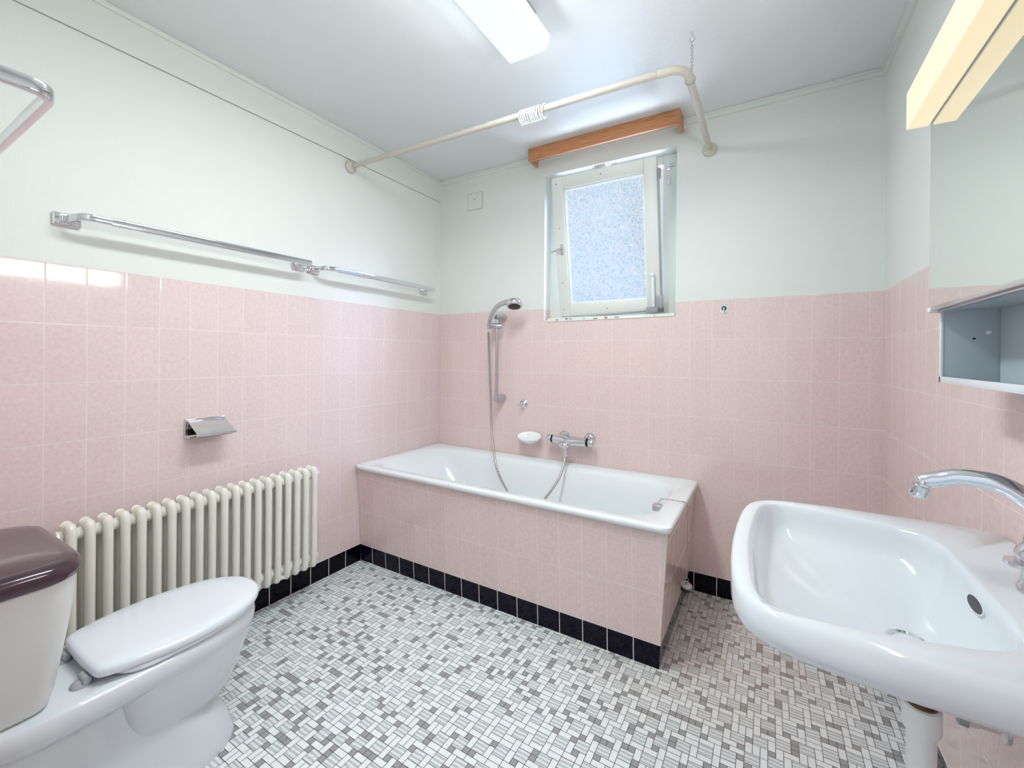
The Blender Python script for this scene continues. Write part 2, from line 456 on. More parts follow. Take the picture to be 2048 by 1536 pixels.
# mouldings under the ceiling
g = G(); g.box((0, YN, 2.304), (.006, 0, H)); g.box((0, YN, H-.022), (.016, 0, H), .003)
struct(g.build('trim_1', M['cove']), 'flat painted board band along the top of the left wall', 'trim')
g = G(); g.box((.006, -.012, H-.03), (W, 0, H)); g.box((.006, -.02, H-.012), (W, 0, H), .003)
struct(g.build('trim_2', M['cove']), 'thin painted moulding along the top of the back wall', 'trim')
g = G(); g.box((W-.012, YN, H-.03), (W, -.012, H)); g.box((W-.02, YN, H-.012), (W, -.012, H), .003); shear_right(g)
struct(g.build('trim_3', M['cove']), 'thin painted moulding along the top of the right wall', 'trim')
# grey strip painted as the shade of the groove under the left band
g = G(); g.box((0, YN, 2.3015), (.0012, 0, 2.304))
struct(g.build('trim_4', M['shade']), 'thin painted shade line under the left ceiling band', 'trim')
# black plinth tiles
BH = .0965
g = G(); g.box((0, YN, 0), (.002, -.683, BH)); struct(g.build('baseboard_left', M['black_left']), 'black plinth tiles along the left wall', 'baseboard')
g = G(); g.box((1.69, -.002, 0), (W, 0, BH)); struct(g.build('baseboard_back', M['black_back']), 'black plinth tiles along the back wall beside the tub', 'baseboard')
g = G(); g.box((W-.002, YN, 0), (W, 0, BH)); shear_right(g); struct(g.build('baseboard_right', M['black_right']), 'black plinth tiles along the right wall', 'baseboard')
g = G(); g.box((0, YN, 0), (DX0, YN+.002, BH)); struct(g.build('baseboard_near', M['black_near']), 'black plinth tiles along the near wall', 'baseboard')

# ================================================================== window
def window():
    t = thing('window_1', 'small tilted-open window with hammered glass in the back wall', 'window', (1.22, .08, WZ0), kind='structure')
    y0, y1 = .08, .135
    g = G()
    g.box((WX0, y0, WZ0), (.925, y1, WZ1), .003); g.box((1.532, y0, WZ0), (WX1, y1, WZ1), .003)
    g.box((.925, y0, WZ0), (1.532, y1, WZ0+.045), .002); g.box((.925, y0, WZ1-.05), (1.532, y1, WZ1), .002)
    fr = g.build('window_frame', M['frame'], t)
    # sloping painted sill lip over the tiles
    g = G(); g.hexa([(.862, -.006, 1.414), (1.613, -.006, 1.422), (1.613, .082, 1.422), (.862, .082, 1.414),
                     (.862, .004, 1.438), (1.613, .004, 1.438), (1.613, .082, 1.447), (.862, .082, 1.447)], .002)
    s = g.build('window_sill', M['frame'], t)
    g = G()
    for k in range(8):
        x = .9+random.random()*.62; w = .008+random.random()*.02
        g.box((x, -.0072, 1.423+random.random()*.008), (x+w, -.002, 1.426+random.random()*.01))
    g.build('chipped_paint', M['brown'], s)
    # sash, hinged below and tipped inwards
    sx0, sx1 = .937, 1.537; hgt = .806; th = .034; st = .068
    B0 = Vector((0, .062, 1.456)); ang = atan2(.142, .79)
    R = Matrix.Translation(B0) @ Matrix.Rotation(ang, 4, 'X')
    def sb(g, x0, x1, z0, z1, ya=-th, yb=0, bev=.003): g.box((x0, ya, z0), (x1, yb, z1), bev, mat=R)
    g = G()
    sb(g, sx0, sx0+st, 0, hgt); sb(g, sx1-st, sx1, 0, hgt); sb(g, sx0+st, sx1-st, 0, st); sb(g, sx0+st, sx1-st, hgt-st, hgt)
    sash = g.build('window_sash', M['frame'], t)
    g = G()
    bd = .012
    x0, x1, z0, z1 = sx0+st, sx1-st, st, hgt-st
    sb(g, x0, x0+bd, z0, z1, -.022, -.008, .002); sb(g, x1-bd, x1, z0, z1, -.022, -.008, .002)
    sb(g, x0+bd, x1-bd, z0, z0+bd, -.022, -.008, .002); sb(g, x0+bd, x1-bd, z1-bd, z1, -.022, -.008, .002)
    g.build('glazing_bead', M['white'], sash)
    g = G(); n = 2
    g.loft([[R @ Vector(p) for p in ((x0, -.012, z0), (x1, -.012, z0), (x1, -.012, z1), (x0, -.012, z1))]], True, False)
    g.build('glass_pane', M['pane'], sash)
    # screws
    g = G()
    for x, z in ((sx0+.03, .04), (sx0+.034, .2), (sx0+.034, .52), (sx0+.03, .77), (1.237, .034), (1.237, .775), (sx1-.03, .77)):
        p = R @ Vector((x, -th, z)); q = R @ Vector((x, -th-.0015, z)); g.cyl(p, q, .0045, n=10)
    g.build('screw', M['galv'], sash)
    # little turn handle on the left stile
    g = G(); sb(g, sx0+.03, sx0+.05, .365, .425, -th-.004, -th+.001, .001)
    c = R @ Vector((sx0+.04, -th, .4)); o = R @ Vector((sx0+.04, -th-.022, .4)); g.cyl(c, o, .007, n=14)
    g.tube([R @ Vector((sx0+.062, -th-.022, .405)), R @ Vector((sx0+.04, -th-.025, .398)), R @ Vector((sx0-.018, -th-.03, .385))], [.005, .007, .003], 12)
    g.build('turn_handle', M['chrome'], sash)
    # tilt lever gear on right stile and along bottom
    g = G(); sb(g, sx1-.075, sx1+.014, .0, .03, -th-.014, -th+.001, .002); sb(g, sx1-.016, sx1+.014, 0, .09, -th-.014, -th+.001, .002)
    g.build('corner_gear', M['galv'], sash)
    g = G(); sb(g, sx1-.044, sx1-.026, .03, .2, -th-.024, -th-.01, .004); g.ball(R @ Vector((sx1-.035, -th-.018, .2)), .011, 12)
    g.build('tilt_lever', M['whitemetal'], sash)
    g = G(); g.tube([R @ Vector((sx1+.008, -th-.006, .08)), R @ Vector((sx1+.008, -th-.006, .74))], .005, 10)
    g.tube([R @ Vector((sx1-.075, -th-.007, .012)), R @ Vector((sx0+.13, -th-.007, -.012))], .005, 10)
    g.box((sx0+.09, -th-.012, -.02), (sx0+.17, -th, -.004), .002, mat=R)
    g.build('tilt_rod', M['galv'], sash)
    g = G(); sb(g, sx1, sx1+.018, .69, .745, -th+.0, -th+.014, .004)
    g.build('rod_guide', M['galv'], sash)
    # catch on top edge of the sash
    g = G(); sb(g, 1.19, 1.30, hgt, hgt+.012, -.03, -.012, .001); sb(g, 1.2, 1.285, hgt+.010, hgt+.022, -.028, -.02, .001)
    g.cyl(R @ Vector((1.305, -.02, hgt+.006)), R @ Vector((1.325, -.02, hgt+.006)), .006, n=12)
    g.build('top_catch', M['chrome'], sash)
    # keeper plates on the fixed frame, right side
    g = G(); g.box((1.552, y0-.006, 2.232), (1.572, y0+.001, 2.272), .001); g.cyl((1.562, y0, 2.256), (1.562, y0-.018, 2.256), .009, n=14); g.box((1.54, y0-.014, 2.252), (1.59, y0-.008, 2.260), .001)
    g.build('keeper', M['chrome'], fr)
    g = G(); g.box((1.555, y0-.008, 2.15), (1.570, y0+.001, 2.2), .004); g.build('keeper', M['chrome'], fr)
window()

# ================================================================== bathtub
def bathtub():
    t = thing('bathtub', 'built-in white enamel bathtub with pink tiled sides in the back corner', 'bathtub', (.86, -.36, 0))
    zr = .570
    def ring(x0, x1, y0, y1, r, z): return at_z(rrect(x0, x1, y0, y1, r, 10), z)
    rings = [ring(.012, 1.728, -.722, -.012, .02, .540), ring(.004, 1.737, -.733, -.003, .028, .546), ring(.003, 1.740, -.738, -.003, .03, .556),
             ring(.004, 1.738, -.736, -.004, .03, zr-.003), ring(.010, 1.731, -.729, -.010, .027, zr+.001), ring(.016, 1.722, -.72, -.016, .025, zr+.001),
             ring(.050, 1.664, -.668, -.082, [.15, .11, .11, .15], zr-.006), ring(.062, 1.655, -.658, -.092, [.15, .12, .12, .15], zr-.012),
             ring(.080, 1.645, -.648, -.102, [.15, .12, .12, .15], zr-.030), ring(.125, 1.634, -.638, -.112, [.15, .13, .13, .15], zr-.08),
             ring(.22, 1.612, -.622, -.128, [.15, .14, .14, .15], zr-.2), ring(.30, 1.592, -.606, -.144, [.14, .14, .14, .14], zr-.3),
             ring(.36, 1.568, -.585, -.165, .13, zr-.36), ring(.42, 1.535, -.55, -.2, .11, zr-.388), ring(.55, 1.47, -.5, -.25, .09, zr-.396), ring(.8, 1.3, -.42, -.33, .03, zr-.4)]
    g = G(); g.loft(rings, False, True); sh = g.build('tub_shell', M['enamel'], t, ang=50)
    g = G(); g.lathe([(.0, .0), (.022, .0), (.022, .004), (.0, .005)], (1.49, -.375, zr-.397), (0, 0, 1), 20); g.build('drain_ring', M['chrome'], sh)
    # overflow plate on the right end wall of the tub
    g = G(); g.lathe([(.0, .012), (.016, .012), (.026, .006), (.027, 0)], (1.632, -.40, .49), (-1, 0, .08), 24)
    g.box((1.60, -.42, .515), (1.64, -.38, .545), .006); g.build('overflow_knob', M['chrome'], sh)
    g = G(); y1 = -.681; y2 = -.717
    g.hexa([(.003, y1, 0), (1.691, y1, 0), (1.665, y1+.03, 0), (.003, y1+.03, 0), (.003, y2, .545), (1.724, y2, .545), (1.69, y2+.03, .545), (.003, y2+.03, .545)])
    g.build('front_panel', M['tile_front'], t)
    g = G()
    g.hexa([(1.6915, y1+.001, 0), (1.6915, -.003, 0), (1.66, -.003, 0), (1.66, y1+.02, 0), (1.7245, y2+.001, .545), (1.7245, -.003, .545), (1.69, -.003, .545), (1.69, y2+.02, .545)])
    g.build('end_panel', M['tile_end'], t)
    # pale joint strips: outer corner and against the left wall
    g = G(); g.hexa([(1.6925, y1-.0035, .1), (1.698, y1-.0035, .1), (1.698, y1-.0015, .1), (1.6925, y1-.0015, .1), (1.718, y2-.0015, .545), (1.7262, y2-.0015, .545), (1.7262, y2+.004, .545), (1.718, y2+.004, .545)])
    g.build('corner_joint', M['joint'], t)
    g = G(); g.hexa([(.001, y1-.002, .1), (.004, y1-.002, .1), (.004, y1+.003, .1), (.001, y1+.003, .1), (.001, y2-.004, .548), (.008, y2-.004, .548), (.008, y2+.003, .548), (.001, y2+.003, .548)])
    g.build('wall_joint', M['joint'], t)
bathtub()

def bath_plug():
    t = thing('bath_plug', 'bath plug on a bead chain hanging over the right tub rim', 'plug', (1.735, -.40, .17))
    path = spline([(1.618, -.415, .545), (1.640, -.412, .572), (1.665, -.41, .575), (1.70, -.406, .575), (1.738, -.402, .573), (1.7475, -.40, .555), (1.7475, -.399, .50), (1.747, -.398, .35), (1.746, -.397, .245)], 14)
    g = G()
    # resample to beads
    acc = 0; last = path[0]; beads = [last]
    for a, b in zip(path, path[1:]):
        d = (b-a).length; s = 0
        while acc+d-s >= .0062:
            s += .0062-acc; acc = 0; beads.append(a.lerp(b, s/d))
        acc += d-s
    for p in beads: g.ball(p, .0028, 8)
    g.tube(path, .0011, 6)
    g.build('chain', M['steel'], t, ang=80)
    g = G(); c = Vector((1.742, -.397, .20))
    g.lathe([(.0, .03), (.006, .03), (.006, .02), (.024, .016), (.026, .01), (.022, .006)], c, (.25, -.1, 1), 24)
    g.build('plug_cap', M['steel'], t)
    g = G(); g.lathe([(.021, .006), (.02, -.012), (.015, -.016), (0, -.016)], c, (.25, -.1, 1), 24); g.build('plug_rubber', M['rubber'], t)
    g = G(); g.tube([c+Vector((.004+.007*cos(a), .0, .036+.007*sin(a))) for a in [2*pi*k/16 for k in range(16)]], .0014, 8, loop=True); g.build('ring', M['steel'], t)
bath_plug()

# ================================================================== shower set
PX, PY = .546, -.08
def shower():
    t = thing('shower_rail', 'vertical chrome shower rail on the back wall above the tub', 'shower rail', (PX, 0, 1.2))
    g = G(); g.cyl((PX, PY, .915), (PX, PY, 1.475), .0088); g.build('pole', M['satin'], t)
    for z in (1.452, .93):
        g = G(); g.lathe([(.026, 0), (.026, .03), (.022, .07), (.0185, .09), (.014, .1), (0, .102)], (PX, 0, z), (0, -1, 0), 28); g.build('wall_mount', M['satin'], t)
    g = G(); zs = 1.392
    g.tube([(PX+.03, PY+.012, zs), (PX+.012, PY+.004, zs), (PX-.012, PY-.006, zs+.001), (PX-.024, PY-.03, zs+.002), (PX-.036, PY-.05, zs+.002)], [.017, .019, .0195, .019, .018], 20)
    g.build('slider', M['satin'], t)
    # hand shower
    hb = Vector((PX-.03, PY-.045, zs+.012))
    t = thing('hand_shower', 'chrome hand shower resting in the slider of the rail', 'hand shower', tuple(hb))
    path = spline([hb+Vector(d) for d in ((-.004, 0, -.035), (0, 0, 0), (.014, -.005, .04), (.042, -.014, .08), (.085, -.024, .110), (.135, -.03, .125), (.19, -.036, .126))], 6)
    rr = [.0105+.006*(i/(len(path)-1)) for i in range(len(path))]
    g = G(); g.tube(path, rr, 18); h = g.build('handle', M['satin'], t)
    hc = hb+Vector((.208, -.038, .115)); nrm = Vector((.18, -.34, -.92)).normalized()
    g = G(); g.lathe([(0, -.030), (.025, -.028), (.041, -.017), (.0495, 0), (.0505, .014), (.046, .021), (.036, .0225)], hc, nrm, 32); hd = g.build('shower_head', M['chrome'], t)
    g = G(); g.lathe([(.0, .025), (.029, .025), (.0375, .0222), (.0375, .016)], hc, nrm, 32); g.build('spray_face', M['rubber'], hd)
    # hose
    p = spline([hb+Vector((-.006, 0, -.05)), hb+Vector((-.012, .014, -.11)), (.503, -.10, 1.18), (.509, -.10, 1.05), (.521, -.105, .90), (.537, -.12, .77), (.566, -.15, .67), (.612, -.19, .565), (.668, -.23, .491), (.758, -.28, .424), (.86, -.325, .345), (.93, -.315, .35), (.989, -.26, .417), (1.036, -.19, .51), (1.046, -.14, .585), (1.041, -.112, .626)], 14)
    g = G(); g.tube(p, .0068, 12); o = g.build('shower_hose', M['hose'], None)
    tag(o, 'ribbed metal shower hose looping down into the tub', 'hose')
shower()

def mixer():
    z = .712; y = -.068; x0, x1 = .895, 1.20
    t = thing('bath_mixer', 'chrome thermostatic bath mixer with black rings on the back wall', 'mixer tap', (1.06, 0, z))
    for x, zz in ((.988, z+.01), (1.150, z+.012)):
        g = G(); g.lathe([(.0, .001), (.034, .001), (.033, .008), (.024, .018), (.016, .022), (.014, .06), (0, .06)], (x, 0, zz), (0, -1, 0), 28); g.build('wall_rosette', M['chrome'], t)
    g = G(); g.tube([(x0+.052, y, z), (x0+.075, y, z), (x0+.1, y-.006, z-.002), (x0+.135, y-.01, z-.006), (x0+.17, y-.004, z-.002), (x0+.21, y, z), (x1-.046, y, z)], [.023, .0255, .029, .032, .029, .026, .024], 24)
    g.ball((x0+.135, y-.03, z-.02), .031, 18, (1.15, 1, .62)); g.cyl((1.041, y-.042, z-.03), (1.041, y-.042, z-.058), .012)
    g.build('mixer_body', M['chrome'], t)
    for a, b in ((x0+.052, x0), (x1-.046, x1)):
        s = 1 if b > a else -1
        g = G(); g.lathe([(.0215, .012), (.0235, .016), (.0235, .032), (.021, .04), (.012, .046), (0, .047)], (a, y, z), (s, 0, 0), 26); k = g.build('knob', M['chrome'], t)
        g = G(); g.lathe([(.0, .001), (.0232, .001), (.0232, .012), (0, .012)], (a, y, z), (s, 0, 0), 26); g.build('black_ring', M['black'], k)
    g = G(); g.lathe([(.011, 0), (.011, .014), (.017, .018), (.018, .028), (.014, .032), (0, .033)], (x0+.135, y-.008, z+.016), (0, 0, 1), 22); g.build('diverter_knob', M['chrome'], t)
    g = G(); g.lathe([(.011, 0), (.013, -.004), (.0115, -.026), (.008, -.03)], (1.041, y-.042, z-.058), (0, 0, 1), 20)
    g.build('hose_nut', M['chrome'], t)
mixer()

def soap():
    c = Vector((.776, -.052, .694)); g = G(); n = 48; T = Matrix.Rotation(radians(24), 3, 'X')
    def ring(a, d, z):
        out = []
        for i in range(n):
            th = 2*pi*i/n; x = a*math.copysign(abs(cos(th))**1.15, cos(th)); y = d*math.copysign(abs(sin(th))**.9, sin(th))
            out.append(c+T @ Vector((x, y, z)))
        return out
    g.loft([ring(.02, .015, -.024), ring(.045, .03, -.021), ring(.064, .042, -.008), ring(.079, .051, .010), ring(.080, .052, .013), ring(.078, .0505, .016), ring(.075, .048, .0145), ring(.062, .038, .003), ring(.04, .024, -.006), ring(.015, .01, -.008)])
    g.box((.745, -.03, .684), (.807, .0005, .716), .004)
    o = g.build('soap_dish', M['white'], None, ang=60); tag(o, 'white boat-shaped soap dish on the back wall left of the mixer', 'soap dish')
soap()

def robe_hook():
    c = Vector((.705, 0, .898))
    t = thing('robe_hook', 'small chrome double robe hook beside the shower rail', 'hook', tuple(c))
    g = G(); g.lathe([(0, -.0008), (.028, -.0008), (.0275, .005), (.02, .011), (.011, .015), (.008, .02), (.007, .034), (0, .036)], c, (0, -1, 0), 28); g.build('rosette', M['chrome'], t)
    g = G()
    for s in (-1, 1):
        a = c+Vector((0, -.03, 0)); p = spline([a, a+Vector((s*.008, -.014, -.004)), a+Vector((s*.015, -.028, .0)), a+Vector((s*.018, -.034, .012))], 6)
        g.tube(p, .0042, 10); g.ball(p[-1], .0062, 10)
    g.build('prong', M['chrome'], t)
robe_hook()

def tiny_hook():
    c = Vector((1.849, 0, 1.447))
    t = thing('adhesive_hook', 'small white adhesive hook with a green disc on the back wall tiles', 'hook', tuple(c))
    g = G(); g.prism([c+Vector((p[0], .0006, p[1])) for p in rrect(-.0155, .0155, -.0195, .0175, .011, 6)], (0, -.004, 0)); g.build('hook_plate', M['white'], t)
    g = G(); g.lathe([(0, 0), (.012, 0), (.012, .001), (0, .001)], c+Vector((0, -.0046, .004)), (0, -1, 0), 24); g.build('green_disc', M['green'], t)
    g = G(); g.tube(spline([c+Vector((0, -.005, -.014)), c+Vector((0, -.013, -.013)), c+Vector((0, -.016, -.002)), c+Vector((0, -.014, .006))], 5), .0026, 10); g.build('prong', M['white'], t)
tiny_hook()

def cover_plate():
    g = G(); g.mi = 1
    g.prism([(p[0], .0006, p[1]) for p in rrect(.245, .370, 2.2, 2.3175, .012, 6)], (0, -.002, 0)); g.mi = 0
    g.prism([(p[0], -.0012, p[1]) for p in rrect(.2475, .3675, 2.2025, 2.315, .011, 6)], (0, -.002, 0)); g.mi = 1
    g.cyl((.307, -.003, 2.272), (.307, -.0044, 2.272), .004, n=12)
    o = g.build('junction_box_cover', [M['cover'], M['shade']], None); tag(o, 'square painted-over junction box cover high on the back wall', 'cover plate')
cover_plate()

# ================================================================== shower curtain rod
ZR = 2.262
def rod():
    t = thing('shower_curtain_rod', 'L-shaped ivory shower curtain rod under the ceiling', 'curtain rod', (1.772, -.73, ZR))
    a = Vector((0, -.781, ZR)); b = Vector((1.775, -.735, ZR)); c = Vector((1.776, 0, ZR)); R = .065
    g = G(); g.cyl(a, (.93, a.y+(b.y-a.y)*.524, ZR), .0125); g.cyl((.93, a.y+(b.y-a.y)*.524, ZR), (1.675, b.y-.003, ZR), .0142); g.build('pole', M['ivory'], t)
    g = G(); g.lathe([(.0149, 0), (.0149, .012)], (.925, a.y+(b.y-a.y)*.521, ZR), (1, .026, 0), 20); g.build('joint_sleeve', M['ivory'], t)
    g = G(); p = [Vector((1.675, b.y-.003, ZR))]+[Vector((1.776-R+R*sin(th), -.735+R-R*cos(th), ZR)) for th in [pi/2*k/10 for k in range(11)]]
    p.append(Vector((1.776, -.62, ZR))); g.tube(p, .0152, 20); g.build('elbow', M['ivorycap'], t)
    g = G(); g.cyl((1.776, -.62, ZR), c, .0142); g.build('return_pole', M['ivory'], t)
    for o, ax in ((a, (1, .026, 0)), (c, (0, -1, 0))):
        g = G(); g.lathe([(0, .001), (.034, .001), (.036, .006), (.034, .014), (.022, .02), (.018, .028), (.0125, .03)], o, ax, 32); g.build('wall_flange', M['ivorycap'], t)
    # rings
    rnd = random.Random(5)
    for k in range(12):
        x = 1.10+.0095*k+(.006 if k == 11 else 0)+rnd.uniform(-.001, .001); y = a.y+(b.y-a.y)*x/1.775
        tl = rnd.uniform(-.1, .1)+(.28 if k == 11 else 0)
        g = G(); g.tube([Vector((x+.026*sin(th)*tl, y+.026*cos(th), ZR-.0105+.027*sin(th))) for th in [2*pi*q/28 for q in range(28)]], .0028, 8, loop=True)
        g.cyl((x, y, ZR-.040), (x, y, ZR-.046), .003, n=8)
        o = g.build('curtain_ring', M['white'], None, ang=70); tag(o, 'thin white curtain ring bunched with others on the rod', 'curtain ring', 'white curtain rings bunched on the rod')
    # chain that carries the corner
    X, Y = 1.781, -.635
    t = thing('support_chain', 'small steel chain holding the curtain rod corner to the ceiling', 'chain', (X, Y, H))
    g = G(); zc = H
    g.tube([(X, Y, zc), (X, Y, zc-.018)]+[(X+.009*sin(th), Y, zc-.028+.009*cos(th)) for th in [2*pi*k/18 for k in range(1, 17)]], .0018, 8); g.build('screw_hook', M['steel'], t)
    z = zc-.040; k = 0; bot = ZR+.03
    while z > bot:
        g = G(); ax = Vector((1, 0, 0)) if k % 2 else Vector((0, 1, 0))
        pts = []
        for q in range(16):
            th = 2*pi*q/16; pts.append(Vector((X, Y, z-.006))+ax*.0036*cos(th)+Vector((0, 0, .0082*sin(th))))
        g.tube(pts, .0011, 6, loop=True); g.build('chain_link', M['steel'], t, ang=80)
        z -= .0125; k += 1
    g = G(); g.tube([Vector((1.776+.0185*cos(th), Y+.006*sin(th), ZR+.004+.022*sin(th))) for th in [2*pi*q/28 for q in range(28)]], .0015, 8, loop=True); g.build('rod_loop', M['steel'], t)
    # wire end on the ceiling
rod()

def pelmet():
    t = thing('wooden_pelmet', 'narrow oak curtain pelmet above the window', 'pelmet', (1.22, 0, 2.41))
    zb, zt = 2.374, 2.4475; yf = -.128; x0, x1 = .788, 1.652
    g = G(); g.box((x0, yf, zb), (x1, yf+.016, zt), .0015); g.build('front_board', M['wood'], t)
    for a in (x0, x1-.016):
        g = G(); g.prism([(a, -.021, zb+.0), (a, yf+.016, zb+.0), (a, yf+.016, zt), (a, -.021, zt)], (.016, 0, 0)); g.build('end_board', M['wood'], t)
    g = G(); g.box((x0+.018, -.1, zt-.014), (x1-.018, -.062, zt), .001); g.box((x0+.018, yf+.017, zb+.003), (x1-.018, yf+.022, zb+.012), .001); g.build('curtain_track', M['white'], t)
pelmet()

# ================================================================== towel rails
def rail_parts(t, y0, y1, z, d=.098):
    """flat chrome bar between two square wall brackets, near end on a curved arm"""
    for k, yc in enumerate((y0, y1)):
        g = G(); g.box((0, yc-.035, z-.022), (.012, yc+.035, z+.022), .004)
        g.box((.01, yc-.018, z-.012), (.03, yc+.018, z+.012), .004); g.build('wall_bracket', M['chrome'], t)
    g = G(); zb = z+.004
    g.tube(spline([(.024, y0-.002, zb-.004), (.06, y0+.004, zb-.002), (.09, y0+.022, zb), (d, y0+.05, zb), (d, y0+.095, zb)], 6), 1., 16, flat=(.0115, .0075), up=(0, 0, 1)); g.build('arm', M['chrome'], t)
    g = G(); g.tube([(d, y0+.09, zb), (d, y1+.008, zb)], 1., 20, flat=(.0135, .0085), up=(0, 0, 1)); g.build('bar', M['chrome'], t)
    g = G(); g.box((.024, y1-.012, zb-.009), (d, y1+.006, zb+.007), .003); g.build('arm', M['chrome'], t)
t = thing('towel_rail', 'long chrome towel rail on the left wall above the radiator', 'towel rail', (0, -1.5, 1.648), 'chrome towel rails')
rail_parts(t, -1.923, -1.091, 1.646)
t = thing('towel_rail', 'shorter chrome towel rail on the left wall nearest the back corner', 'towel rail', (0, -.6, 1.642), 'chrome towel rails')
rail_parts(t, -1.010, -.178, 1.641)
def near_rail():
    t = thing('towel_rail', 'chrome towel rail turning a rounded corner at the upper left edge of the photo', 'towel rail', (.5, YN, 1.655), 'chrome towel rails')
    z = 1.655; d = YN+.085
    for x in (.965, .16):
        g = G(); g.box((x-.035, YN, z-.024), (x+.035, YN+.012, z+.024), .004); g.build('wall_bracket', M['chrome'], t)
    g = G()
    p = [(.965, YN+.01, z), (.965, d-.03, z)]+[(.935+.03*cos(a), d-.03+.03*sin(a), z) for a in [pi/2*k/8 for k in range(1, 9)]]+[(.8, d, z), (.19, d, z), (.165, d-.02, z), (.16, YN+.01, z)]
    g.tube(p, 1., 20, flat=(.0125, .0075), up=(0, 0, 1)); g.build('bar', M['chrome'], t, ang=50)
near_rail()

def paper_holder():
    t = thing('toilet_paper_holder', 'chrome toilet paper holder with a hinged lid on the left wall tiles', 'paper holder', (0, -1.5, .89))
    y0, y1 = -1.577, -1.427
    g = G(); g.box((-.0008, y0, .853), (.006, y1, .93), .002); g.box((.004, y0, .918), (.016, y1, .932), .004); g.box((.004, y0, .853), (.012, y0+.006, .925), .001)
    g.build('back_plate', M['chrome'], t)
    g = G()
    g.hexa([(.014, y0+.008, .921), (.098, y0+.008, .874), (.098, y1-.002, .874), (.014, y1-.002, .921), (.016, y0+.008, .924), (.100, y0+.008, .877), (.100, y1-.002, .877), (.016, y1-.002, .924)], .0006)
    lid = g.build('lid', M['brushed'], t)
    g = G(); g.cyl((.100, y0+.006, .872), (.100, y1, .872), .0062, n=16); g.build('lid_edge', M['chrome'], lid)
    g = G(); n = 10; up = []
    for k in range(n+1):
        a = -pi*.5*k/n; up.append((.02+.066*k/n, .857-.0*k+.006*(1-cos(pi*k/n))))
    g.loft([[(x, y0+.012, z) for x, z in up]+[(x, y0+.012, z+.002) for x, z in reversed(up)], [(x, y1-.008, z) for x, z in up]+[(x, y1-.008, z+.002) for x, z in reversed(up)]])
    g.cyl((.088, y0+.012, .866), (.088, y1-.008, .866), .004, n=12)
    g.build('roll_tray', M['brass'], t)
paper_holder()

# ================================================================== radiator
def radiator():
    t = thing('radiator', 'cream cast iron column radiator on the left wall behind the toilet', 'radiator', (.09, -1.5, .15))
    n = 20; pitch = .0455; yA = -1.071; xf, xb = .124, .062; zt, zb = .63, .165; xm = .093
    sec = None
    for k in range(n):
        y = yA-k*pitch; g = G()
        for x in (xf, xb):
            g.tube(spline([(xm+(x-xm)*.55, y, zt+.004), (x-(x-xm)*.12, y, zt-.002), (x, y, zt-.03), (x, y, zt-.06)], 5)+spline([(x, y, zb+.06), (x, y, zb+.03), (x-(x-xm)*.12, y, zb+.002), (xm+(x-xm)*.55, y, zb-.002)], 5),
                   [.013]*3+[.0142]*10+[.015]*6+[.0142]*10+[.013]*3 if False else .0145, 14)
        for z in (zt-.026, zb+.028):
            g.lathe([(.0, -pitch*.5), (.0195, -pitch*.5), (.0205, -pitch*.42), (.0225, -pitch*.36), (.022, -.008), (.018, 0), (.022, .008), (.0225, pitch*.36), (.0205, pitch*.42), (.0195, pitch*.5), (0, pitch*.5)], (xm, y, z), (0, 1, 0), 20)
        for z, s in ((zt-.004, 1), (zb+.004, -1)):
            g.tube([(xf-.006, y, z), (xm, y, z+.002*s), (xb+.006, y, z)], [.0145, .0165, .0145], 14)
        g.build('radiator_section', M['radiator'], t, ang=60)
    for z in (zt-.026, zb+.028):
        for y, s in ((yA+pitch*.5, 1), (yA-(n-.5)*pitch, -1)):
            g = G(); g.lathe([(.021, 0), (.021, .006), (.013, .008), (.013, .016), (0, .017)], (xm, y, z), (0, s, 0), 8); g.build('end_plug', M['radiator'], t)
    for y in (yA-3.5*pitch, yA-15.5*pitch):
        g = G(); g.box((-.0008, y-.012, zb-.006), (.125, y+.012, zb+.006), .003); g.build('support_bracket', M['radiator'], t)
radiator()

